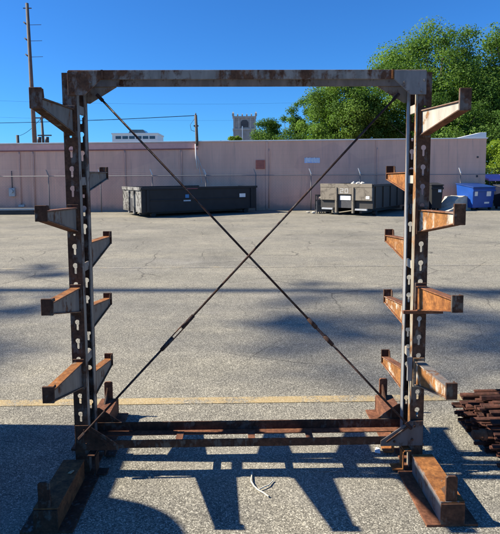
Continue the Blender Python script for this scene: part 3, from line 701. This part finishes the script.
# dark crates with a pale bag beside it
cr = empty("wire_crate", (3.52, 21.5, 0)); tag(cr, "small dark wire crate beside the tan-ended dumpster", "crate")
mb = MB(); mb.box(3.23, 3.80, 21.2, 21.75, .08, .14); mb.build("base", M_darkmet, cr)
for x in (3.24, 3.43, 3.61, 3.79):
    for y in (21.21, 21.74):
        mb = MB(); mb.box(x-.02, x+.02, y-.02, y+.02, 0, .78); mb.build("post", M_darkmet, cr)
for z in (.3, .5, .72):
    for y in (21.185, 21.761):
        mb = MB(); mb.box(3.22, 3.81, y, y+.005, z, z+.08); mb.build("rail", M_darkmet, cr)
mb = MB(); mb.box(3.27, 3.76, 21.24, 21.7, .142, .52); mb.build("liner", plain("dark_liner", (.04, .05, .06), .5, .4, 6), cr)
mb = MB(); mb.box(3.46, 3.62, 21.176, 21.184, .42, .54); mb.build("label_plate", M_white, cr)
mb = MB(); lump(mb, (3.62, 21.5, .69), .20, (1.2, 1, .85)); lump(mb, (3.78, 21.5, .83), .12)
tag(mb.build("sack", plain("cream_sack", (.60, .55, .44), .85, .15, 6), origin=(3.62, 21.5, .52)), "pale cream sack lying on top of the small dark wire crate", "sack")
for i, (x, y, s_, z) in enumerate(((3.10, 21.3, .07, .05), (4.0, 21.0, .09, .07), (2.9, 21.6, .06, .04))):
    mb = MB(); lump(mb, (x, y, z), s_, (1.3, 1, .7))
    tag(mb.build("rubble_lump", plain("pale_stone", (.42, .40, .35), .9, .2, 9), origin=(x, y, 0)),
        ("pale stone lump just left of the dark wire crate", "pale stone lump between the wire crate and the tan-ended dumpster", "smallest pale stone, farthest left of the dark wire crate")[i], "stone", "pale stones on the ground by the wire crate")

# concrete chunk behind the right upright
M_conc = plain("broken_concrete", (.46, .43, .36), .9, .22, 5, 0, .01)
mb = MB(); X0, Y0 = 9.12, 22.9
prof = [(X0-.25, 0), (X0+1.30, 0), (X0+1.34, .42), (X0+1.22, .60), (X0+.85, .66), (X0+.45, .64), (X0+.22, .42), (X0+.05, .14)]
mb.prism([(x, Y0-.45, z) for x, z in prof], (0, .75, 0))
bmesh.ops.subdivide_edges(mb.bm, edges=mb.bm.edges[:], cuts=2, use_grid_fill=True)
for vv in mb.bm.verts:
    if vv.co.z > .02: vv.co += Vector((rng.uniform(-.03, .03), rng.uniform(-.04, .04), rng.uniform(-.025, .025)))
cc = mb.build("concrete_chunk", M_conc, origin=(9.9, 22.9, 0)); cc.rotation_euler.z = R(28)
tag(cc, "pale humped broken concrete block on the ground left of the blue dumpster", "concrete block")

# blue dumpster, dark one beside it, black wheeled bin, purple canopy
M_bluep = plain("bright_blue_paint", (.006, .06, .30), .45, .12, 3)
M_navy = plain("deep_blue_paint", (.008, .04, .18), .45, .2, 3)
def bin_box(root, x0, x1, y0, y1, h, m, lid, slope=.16, tap=.06):
    mb = MB(); z0 = .12
    mb.hexa([(x0+tap, y0+tap, z0), (x1-tap, y0+tap, z0), (x1-tap, y1-tap, z0), (x0+tap, y1-tap, z0), (x0, y0, h-slope), (x1, y0, h-slope), (x1, y1, h), (x0, y1, h)]); mb.build("body", m, root, .012)
    mb = MB(); mb.hexa([(x0-.03, y0-.04, h-slope+.003), (x1+.03, y0-.04, h-slope+.003), (x1+.03, y1+.02, h+.003), (x0-.03, y1+.02, h+.003), (x0-.03, y0-.04, h-slope+.05), (x1+.03, y0-.04, h-slope+.05), (x1+.03, y1+.02, h+.05), (x0-.03, y1+.02, h+.05)]); mb.build("lid", lid, root, .01)
    mb = MB(); mb.box(x0-.02, x1+.02, y0-.035, y0-.002, h-slope-.16, h-slope-.07); mb.build("front_rail", m, root, .004)
    for x in (x0+.15, x1-.15):
        for y in (y0+.15, y1-.15):
            mb = MB(); mb.tube([(x-.03, y, .07), (x+.03, y, .07)], .07, 12); mb.build("wheel", M_rubber, root)
b1 = empty("blue_dumpster", (11.05, 22.95, 0)); tag(b1, "bright blue front-load dumpster with white stickers at the right end of the mauve wall", "dumpster")
bin_box(b1, 10.50, 11.85, 22.45, 23.45, 1.18, M_bluep, M_navy)
for x0, x1, z0, z1 in ((10.62, 10.80, .66, .92), (11.35, 11.62, .64, .88), (11.25, 11.55, .30, .38)):
    mb = MB(); f = lambda z: 22.45+.06*(1-(z-.12)/.9)-.004
    mb.hexa([(x0, f(z0)-.004, z0), (x1, f(z0)-.004, z0), (x1, f(z0)+.002, z0), (x0, f(z0)+.002, z0), (x0, f(z1)-.004, z1), (x1, f(z1)-.004, z1), (x1, f(z1)+.002, z1), (x0, f(z1)+.002, z1)]); mb.build("sticker", M_coping, b1)
b1.location = (10.76, 23.0, 0); b1.rotation_euler.z = R(22)
b2 = empty("black_dumpster", (13.2, 23.3, 0)); tag(b2, "dark navy dumpster standing right of the bright blue one at the frame edge", "dumpster")
bin_box(b2, 12.05, 13.8, 22.5, 23.8, 1.12, plain("near_black_blue", (.012, .016, .035), .5, .2, 3), M_darkmet)
b3 = empty("wheeled_bin", (8.95, 23.0, 0)); tag(b3, "tall black wheeled bin with a white sticker behind the right upright", "wheeled bin")
bin_box(b3, 8.50, 9.02, 22.2, 22.9, 1.22, M_black, M_black, .08, .04)
mb = MB(); mb.box(8.80, 8.94, 22.190, 22.196, .85, 1.02); mb.build("sticker", M_white, b3)
M_purple = plain("purple_canvas", (.52, .30, .66), .7, .12, 4)
ca = empty("purple_canopy", (14.2, 26.2, 0)); tag(ca, "low purple canopy beyond the dumpsters at the right edge", "canopy")
mb = MB(); mb.hexa([(12.75, 25.6, 1.28), (16, 25.6, 1.28), (16, 27, 1.55), (12.75, 27, 1.55), (12.75, 25.6, 1.40), (16, 25.6, 1.40), (16, 27, 1.66), (12.75, 27, 1.66)]); mb.build("roof", M_purple, ca, .02)
for x in (12.85, 15.9):
    for y in (25.7, 26.9):
        mb = MB(); mb.box(x-.03, x+.03, y-.03, y+.03, 0, 1.279 if y < 26 else 1.50); mb.build("leg", M_darkmet, ca)

# steel beams stacked on the ground at the far left
M_beamdark = plain("dark_stock_beam", (.05, .05, .055), .6, .3, 5)
k = 0
for row, (z, n) in enumerate(((.06, 4), (.15, 4), (.24, 3))):
    for j in range(n):
        y = 21.75 + j*.16; x1 = -8.86 - (.0, .12, .05, .2)[(j+row) % 4]
        mb = MB(); mb.box(-13.0, x1, y-.055, y+.055, z-.04, z-.028); mb.box(-13.0, x1, y-.055, y+.055, z+.028, z+.04); mb.box(-13.0, x1, y-.006, y+.006, z-.0279, z+.0279)
        tag(mb.build("steel_beam", M_galv if (row == 2 and j == 0) else M_beamdark, origin=(-11, y, 0)),
            "pale galvanised beam on top of the low steel stack at the far left" if (row == 2 and j == 0) else "dark steel beam in the low stack before the left end of the mauve wall", "steel beam", "steel beams in the low stack at the wall")
        k += 1

# ------------------------------------------------------------ utility poles and wires
M_wood = plain("pole_wood", (.10, .085, .075), .85, .25, 3)
M_wire = plain("wire_black", (.008, .008, .009), 1.0, .1, 3); M_wire.node_tree.nodes["Principled BSDF"].inputs["Specular IOR Level"].default_value = 0.0
M_ins = plain("insulator_grey", (.045, .045, .05), .8, .1, 6)
p1 = empty("utility_pole", (-16.5, 40, 0)); tag(p1, "tall bare utility pole with three stand-off insulator arms behind the left of the wall", "utility pole")
mb = MB(); mb.tube([(-16.15, 40, 0), (-16.35, 40, 14.9)], [.20, .115], 12); mb.build("pole", M_wood, p1)
for z in (13.28, 12.08, 10.87):
    x = -16.15 - .2*z/14.9
    mb = MB(); mb.tube([(x-.06, 40, z), (x-.34, 40, z+.22)], .055, 8); mb.build("insulator", M_ins, p1)
    mb = MB(); mb.tube([(x+.06, 40, z), (x+1.0, 40, z+.02)], .018, 6); mb.build("side_arm", M_ins, p1)
mb = MB(); mb.box(-16.66, -16.02, 39.97, 40.03, 14.50, 14.56); mb.build("top_bar", M_ins, p1)
p2 = empty("utility_pole", (-17.5, 45, 0)); tag(p2, "slender utility pole with a transformer just behind the tall bare pole", "utility pole")
mb = MB(); mb.tube([(-17.35, 45, 0), (-17.55, 45, 6.95)], [.14, .10], 10); mb.build("pole", M_wood, p2)
mb = MB(); mb.box(-18.05, -17.3, 44.87, 44.97, 6.72, 6.82); mb.build("crossarm", M_wood, p2)
mb = MB(); mb.box(-17.9, -16.7, 44.85, 44.96, 5.20, 5.30); mb.build("crossarm", M_wood, p2)
for x in (-17.72, -17.05):
    mb = MB(); mb.tube([(x, 44.75, 4.58), (x, 44.75, 5.1)], .17, 12); mb.build("transformer", M_darkmet, p2)
p3 = empty("utility_pole", (-26.2, 60, 0)); tag(p3, "short distant pole top showing over the wall at the far left", "utility pole")
mb = MB(); mb.tube([(-26.2, 60, 0), (-26.3, 60, 6.5)], .17, 10); mb.build("pole", M_wood, p3)
def wire(pts, r, lab):
    mb = MB(); a, b, sag = Vector(pts[0]), Vector(pts[1]), pts[2]; P_ = []
    for k in range(13):
        t = k/12; q = a.lerp(b, t); q.z -= 4*sag*t*(1-t); P_.append(q)
    mb.tube(P_, r, 6); tag(mb.build("overhead_wire", M_wire, origin=tuple(a)), lab, "wire", "overhead wires")
mx = wp(-2.03, .1)
wire(((-31.5, 40, 6.05), (mx.x-.1, mx.y, 4.40), .28), .016, "overhead wire running from the left into the service mast on the wall")
wire(((-26.25, 60, 6.4), (-17.6, 45, 6.75), .3), .02, "overhead wire from the short distant pole up to the slender pole")
wire(((-32, 42, 8.4), (14, 60, 10.4), .6), .006, "higher of the faint overhead wires crossing the sky behind the rack")
wire(((-32, 42, 7.0), (14, 62, 8.6), .5), .006, "lower of the faint overhead wires crossing the sky behind the rack")

# ------------------------------------------------------------ distant buildings
M_stone = plain("tower_grey_stone", (.30, .275, .26), .9, .18, .4)
M_stone2 = plain("tower_light_stone", (.38, .35, .32), .9, .2, .5)
M_glassd = plain("dark_glass", (.05, .08, .11), .15, .2, .3)
tw = empty("stone_tower", (1.55, 204, 0)); tag(tw, "distant grey stone tower with pinnacled crown rising above the wall", "tower")
tx, ty, hw = 1.55, 204.5, 4.5
mb = MB(); mb.box(tx-hw, tx+hw, ty-hw, ty+hw, 0, 19.5); mb.build("shaft", M_stone, tw)
mb = MB(); mb.box(tx-hw-.2, tx+hw+.2, ty-hw-.2, ty+hw+.2, 19.502, 20.1); mb.box(tx-hw+.3, tx+hw-.3, ty-hw+.3, ty+hw-.3, 20.102, 24.2); mb.box(tx-hw-.1, tx+hw+.1, ty-hw-.1, ty+hw+.1, 24.202, 24.9); mb.build("belfry", M_stone2, tw)
mb = MB(); mb.prism([(tx-1.5, ty-hw+.29, 20.6), (tx+1.5, ty-hw+.29, 20.6), (tx+1.5, ty-hw+.29, 22.6), (tx+.8, ty-hw+.29, 23.4), (tx-.8, ty-hw+.29, 23.4), (tx-1.5, ty-hw+.29, 22.6)], (0, -.1, 0)); mb.build("belfry_opening", plain("louvre_dark", (.07, .07, .075), .8, .2, 1), tw)
for sx in (-4.1, -2.3, 2.3, 4.1):
    mb = MB(); mb.box(tx+sx-.35, tx+sx+.35, ty-hw-.12, ty-hw+.28, 20.11, 24.19); mb.build("buttress", M_stone2, tw)
for k in range(6):
    for yy in (ty-hw, ty+hw):
        x = tx-hw + 2*hw*k/5; big = k in (0, 5)
        w_ = .42 if big else .26; hh = 1.9 if big else 1.1
        mb = MB(); mb.box(x-w_, x+w_, yy-w_, yy+w_, 24.902, 24.9+hh*.55); 
        zc = 24.903+hh*.55; vq = [mb.bm.verts.new((x+a*w_, yy+b*w_, zc)) for a, b in ((-1, -1), (1, -1), (1, 1), (-1, 1))]; tp = mb.bm.verts.new((x, yy, 24.9+hh))
        for i in range(4): mb.face([vq[i], vq[(i+1) % 4], tp])
        mb.face(vq[::-1]); mb.build("pinnacle", M_stone2, tw)
mb = MB(); mb.box(tx-1.1, tx-.7, ty-hw-.3, ty-hw-.05, 0, 21.0); mb.build("downpipe", M_white, tw)
wb = empty("white_office_block", (-62.5, 310, 0)); tag(wb, "distant white office block with ribbon windows and dark rooftop plant", "building")
mb = MB(); mb.box(-76, -49.2, 300, 322, 0, 26.1); mb.build("wall", M_white, wb)
mb = MB(); mb.box(-76.4, -48.8, 299.6, 322.4, 26.102, 26.9); mb.build("roof_edge", M_white, wb)
mb = MB(); mb.prism([(-67.2, 304, 26.902), (-56.4, 304, 26.902), (-58.5, 304, 29.2), (-66.3, 304, 29.2)], (0, 12, 0)); mb.build("rooftop_plant", M_glassd, wb)
for r_ in range(3):
    for k in range(6):
        x = -74.0 + k*4.0; z = 23.4 - r_*3.5
        mb = MB(); mb.box(x, x+3.3, 299.9, 299.995, z, z+1.7); mb.build("window", M_glassd, wb)
for r_ in range(3):
    for k in range(4):
        y = 302 + k*5; z = 23.4 - r_*3.5
        mb = MB(); mb.box(-76.1, -76.005, y, y+3.6, z, z+1.7); mb.build("window", M_glassd, wb)

# ------------------------------------------------------------ trees
def leaf_mat(name, dark, light, trans=.45):
    m = bpy.data.materials.new(name); m.use_nodes = True; nt = m.node_tree; nt.nodes.clear()
    out = nt.nodes.new('ShaderNodeOutputMaterial'); at = nt.nodes.new('ShaderNodeAttribute'); at.attribute_name = 'tone'
    col = ramp(nt, at.outputs['Fac'], [(0.0, dark), (1.0, light)])
    b = nt.nodes.new('ShaderNodeBsdfPrincipled'); b.inputs['Roughness'].default_value = .6; b.inputs['Specular IOR Level'].default_value = .08
    t = nt.nodes.new('ShaderNodeBsdfTranslucent'); mx_ = nt.nodes.new('ShaderNodeMixShader'); mx_.inputs[0].default_value = trans*.6
    nt.links.new(col, b.inputs['Base Color'])
    tc = mix(nt, 1.0, col, (1.1, 1.25, .5), 'MULTIPLY'); nt.links.new(tc, t.inputs['Color'])
    nt.links.new(b.outputs[0], mx_.inputs[1]); nt.links.new(t.outputs[0], mx_.inputs[2]); nt.links.new(mx_.outputs[0], out.inputs[0])
    return m
M_leaf = leaf_mat("leaf_green", (.040, .095, .020), (.185, .29, .062), .75)  # dark-to-light span widened so lobes carry clump shade and light as colour
M_leaf2 = leaf_mat("leaf_deep_green", (.036, .086, .020), (.165, .268, .060), .75)
M_leafy = leaf_mat("leaf_yellow_green", (.14, .21, .025), (.30, .40, .05), .75)
M_bark = plain("bark", (.09, .07, .055), .95, .35, 6, 0, .02)
def foliage(blobs, n, size, seed, flat=.75):
    """leaf quads on the shells of many small lobes placed through the given crown ellipsoids"""
    rs = np.random.RandomState(seed); cs, rr = [], []
    tot = sum(b[3]*b[4]*b[5] for b in blobs)
    for (cx, cy, cz, rx, ry, rz, dens) in blobs:
        k = int(dens)
        d = rs.normal(size=(k, 3)); d /= np.linalg.norm(d, axis=1)[:, None]
        rad = rs.uniform(.35, 1.0, size=(k, 1))**.55
        c = d*rad*np.array([rx, ry, rz]) + np.array([cx, cy, cz])
        cs.append(c); rr.append(rs.uniform(.55, 1.35, k)*min(rx, rz)*.31)
    cs = np.vstack(cs); rr = np.concatenate(rr)
    w = rr**2; idx = rs.choice(len(cs), n, p=w/w.sum())
    d = rs.normal(size=(n, 3)); d[:, 2] += .25; d /= np.linalg.norm(d, axis=1)[:, None]
    p = cs[idx] + d*(rr[idx]*rs.uniform(.30, 1.25, n))[:, None]*np.array([1, 1, flat])
    nrm = d + rs.normal(size=(n, 3))*.55 + np.array([0, 0, .35]); nrm /= np.linalg.norm(nrm, axis=1)[:, None]
    t = np.cross(nrm, rs.normal(size=(n, 3))); t /= np.linalg.norm(t, axis=1)[:, None]; b = np.cross(nrm, t)
    s = size*rs.uniform(.6, 1.3, n)[:, None]
    V = np.stack([p-t*s, p-b*s*.55, p+t*s, p+b*s*.55], 1).reshape(-1, 3)
    Q = np.arange(4*n).reshape(n, 4)
    lobe = rs.uniform(0, 1, len(cs))
    tone = np.clip(.7*lobe[idx] + .3*rs.uniform(0, 1, n), 0, 1)
    return V, Q, tone, cs
def tree(name, lab, base, blobs, n, size, mat, seed, trunk_r=.25, group="trees behind the warehouse", cat="tree"):
    base = Vector(base); root = empty(name, base); tag(root, lab, cat, group)
    V, Q, tone, cs = foliage(blobs, n, size, seed)
    np_mesh("crown", V-np.array(base), Q, mat, root, tone)
    rs = random.Random(seed); mb = MB()
    top = max(b[2] for b in blobs); cx = sum(b[0] for b in blobs)/len(blobs); cy = sum(b[1] for b in blobs)/len(blobs)
    fork = Vector((base.x*.6+cx*.4, base.y, base.z + (top-base.z)*.42))
    mb.tube([base-Vector((0, 0, .2)), base.lerp(fork, .5)+Vector((rs.uniform(-.1, .1), 0, 0)), fork], [trunk_r*1.25, trunk_r, trunk_r*.8], 10)
    order = list(range(len(cs))); rs.shuffle(order)
    for i in order[:max(6, min(22, len(cs)//2))]:
        e = Vector(cs[i]); m_ = fork.lerp(e, .5) + Vector((rs.uniform(-.3, .3), rs.uniform(-.3, .3), .35))*(trunk_r*2)
        mb.tube([fork-Vector((0, 0, trunk_r)), m_, e], [trunk_r*.5, trunk_r*.3, trunk_r*.08], 6)
    mb.build("trunk", M_bark, root)
    return root
tree("broadleaf_tree", "tallest broad green tree rising above the right end of the rack's top beam", (17.5, 46, 0),
     [(17.8, 46, 9.9, 4.9, 4.5, 5.0, 64), (14.6, 45, 7.4, 3.9, 4, 4.6, 40), (20.5, 46, 7.6, 4.0, 4, 5.2, 36), (17.0, 44.5, 4.2, 5.4, 3.5, 3.4, 36)], 98000, .105, M_leaf, 1, .38)
tree("broadleaf_tree", "tall green tree cut by the right edge of the picture", (25.2, 47, 0),
     [(25.0, 47, 10.6, 4.0, 4, 5.0, 46), (24.0, 46, 6.4, 4.6, 4, 4.8, 36), (27.5, 47, 7, 4, 4, 5, 24)], 70000, .11, M_leaf2, 2, .35)
tree("broadleaf_tree", "rounded green tree behind the wall, seen under the top beam between the rods", (8.6, 43, 0),
     [(9.4, 43, 7.0, 3.3, 3, 3.2, 44), (7.0, 42.5, 6.0, 2.2, 2.4, 2.9, 26), (12.2, 43, 7.2, 3.0, 2.6, 3.6, 34), (9.0, 42, 3.6, 5.0, 2.5, 2.4, 32)], 86000, .09, M_leaf, 3, .26)
tree("broadleaf_tree", "small mid-distance tree between the stone tower and the rounded tree", (5.6, 62, 0),
     [(5.8, 62, 7.0, 2.3, 2.2, 2.7, 28), (3.4, 62, 6.4, 2.0, 2, 2.4, 22), (8.0, 61, 7.4, 2.6, 2, 3.6, 28), (10.4, 61, 7.8, 2.6, 2, 4.0, 24), (6.6, 61, 4.6, 5.6, 2, 2.8, 32)], 60000, .10, M_leaf2, 4, .2)
tree("broadleaf_tree", "dark tree filling the gap low behind the right end of the wall", (16.2, 40, 0),
     [(16.4, 40, 4.8, 2.8, 2.2, 2.8, 26), (19.5, 41, 4.6, 3.2, 2.4, 3.2, 26), (13.4, 41, 4.6, 2.6, 2.2, 2.6, 20)], 46000, .09, M_leaf2, 5, .2)
tree("broadleaf_tree", "tiny round treetop at the left foot of the stone tower", (-1.6, 120, 0),
     [(-1.5, 120, 9.2, 2.0, 2, 2.0, 14)], 2600, .26, M_leafy, 6, .25)
tree("leafy_shrub", "bright yellow-green shrub past the right corner of the warehouse", (14.4, 28.2, 0),
     [(14.3, 28.2, 2.1, 1.25, 1.1, 1.25, 26), (15.8, 28.6, 2.0, 1.2, 1.1, 1.2, 18), (14.6, 28.0, 1.0, 1.6, 1, .9, 18)], 15000, .06, M_leafy, 7, .07, None, "shrub")

# ------------------------------------------------------------ things beside the frame whose shade falls into it
tree("broadleaf_tree", "very tall lot tree standing well left of the rack outside the picture", (-29.0, 7.9, 0),
     [(-32.28, 6.32, 22, 1.5, 1.6, 1.2, 22), (-30.39, 7.76, 21, 1.2, 1.1, 0.9, 14), (-31.29, 9.66, 21, 1.2, 1.0, 0.9, 9), (-28.56, 6.44, 24, 1.8, 1.5, 1.2, 24), (-28.11, 7.47, 24.5, 1.7, 1.2, 1.1, 16), (-29.32, 8.41, 23.5, 1.2, 0.9, 0.8, 9), (-28.65, 5.8, 25, 1.4, 0.9, 0.9, 10)], 3300, .10, M_leaf, 8, .04, None)
p4 = empty("utility_pole", (-28.0, 8.38, 0)); tag(p4, "very tall plain wooden utility pole well left of the rack outside the picture", "utility pole")
mb = MB(); mb.tube([(-28.0, 8.38, 0), (-28.0, 8.38, 27)], [.22, .10], 12); mb.build("pole", M_wood, p4)
M_shade_caster = plain("shade_caster_dark", (.05, .07, .09), .6, .3, 3, 0, .004)
tp = empty("unseen_shade_caster", (-3.6, 2.0, 0)); tag(tp, "unseen two-height block added left of the rack to shade the near ground", "shade caster")  # invented rounded blocks, added only for the shadow their outline casts
mb = MB(); mb.box(-4.6, -2.60, 2.0, 3.30, .0, 1.63); mb.build("low_shade_block", M_shade_caster, tp, .28)
mb = MB(); mb.box(-4.6, -2.56, .6, 2.57, .0, 1.98); mb.build("high_shade_block", M_shade_caster, tp, .36)
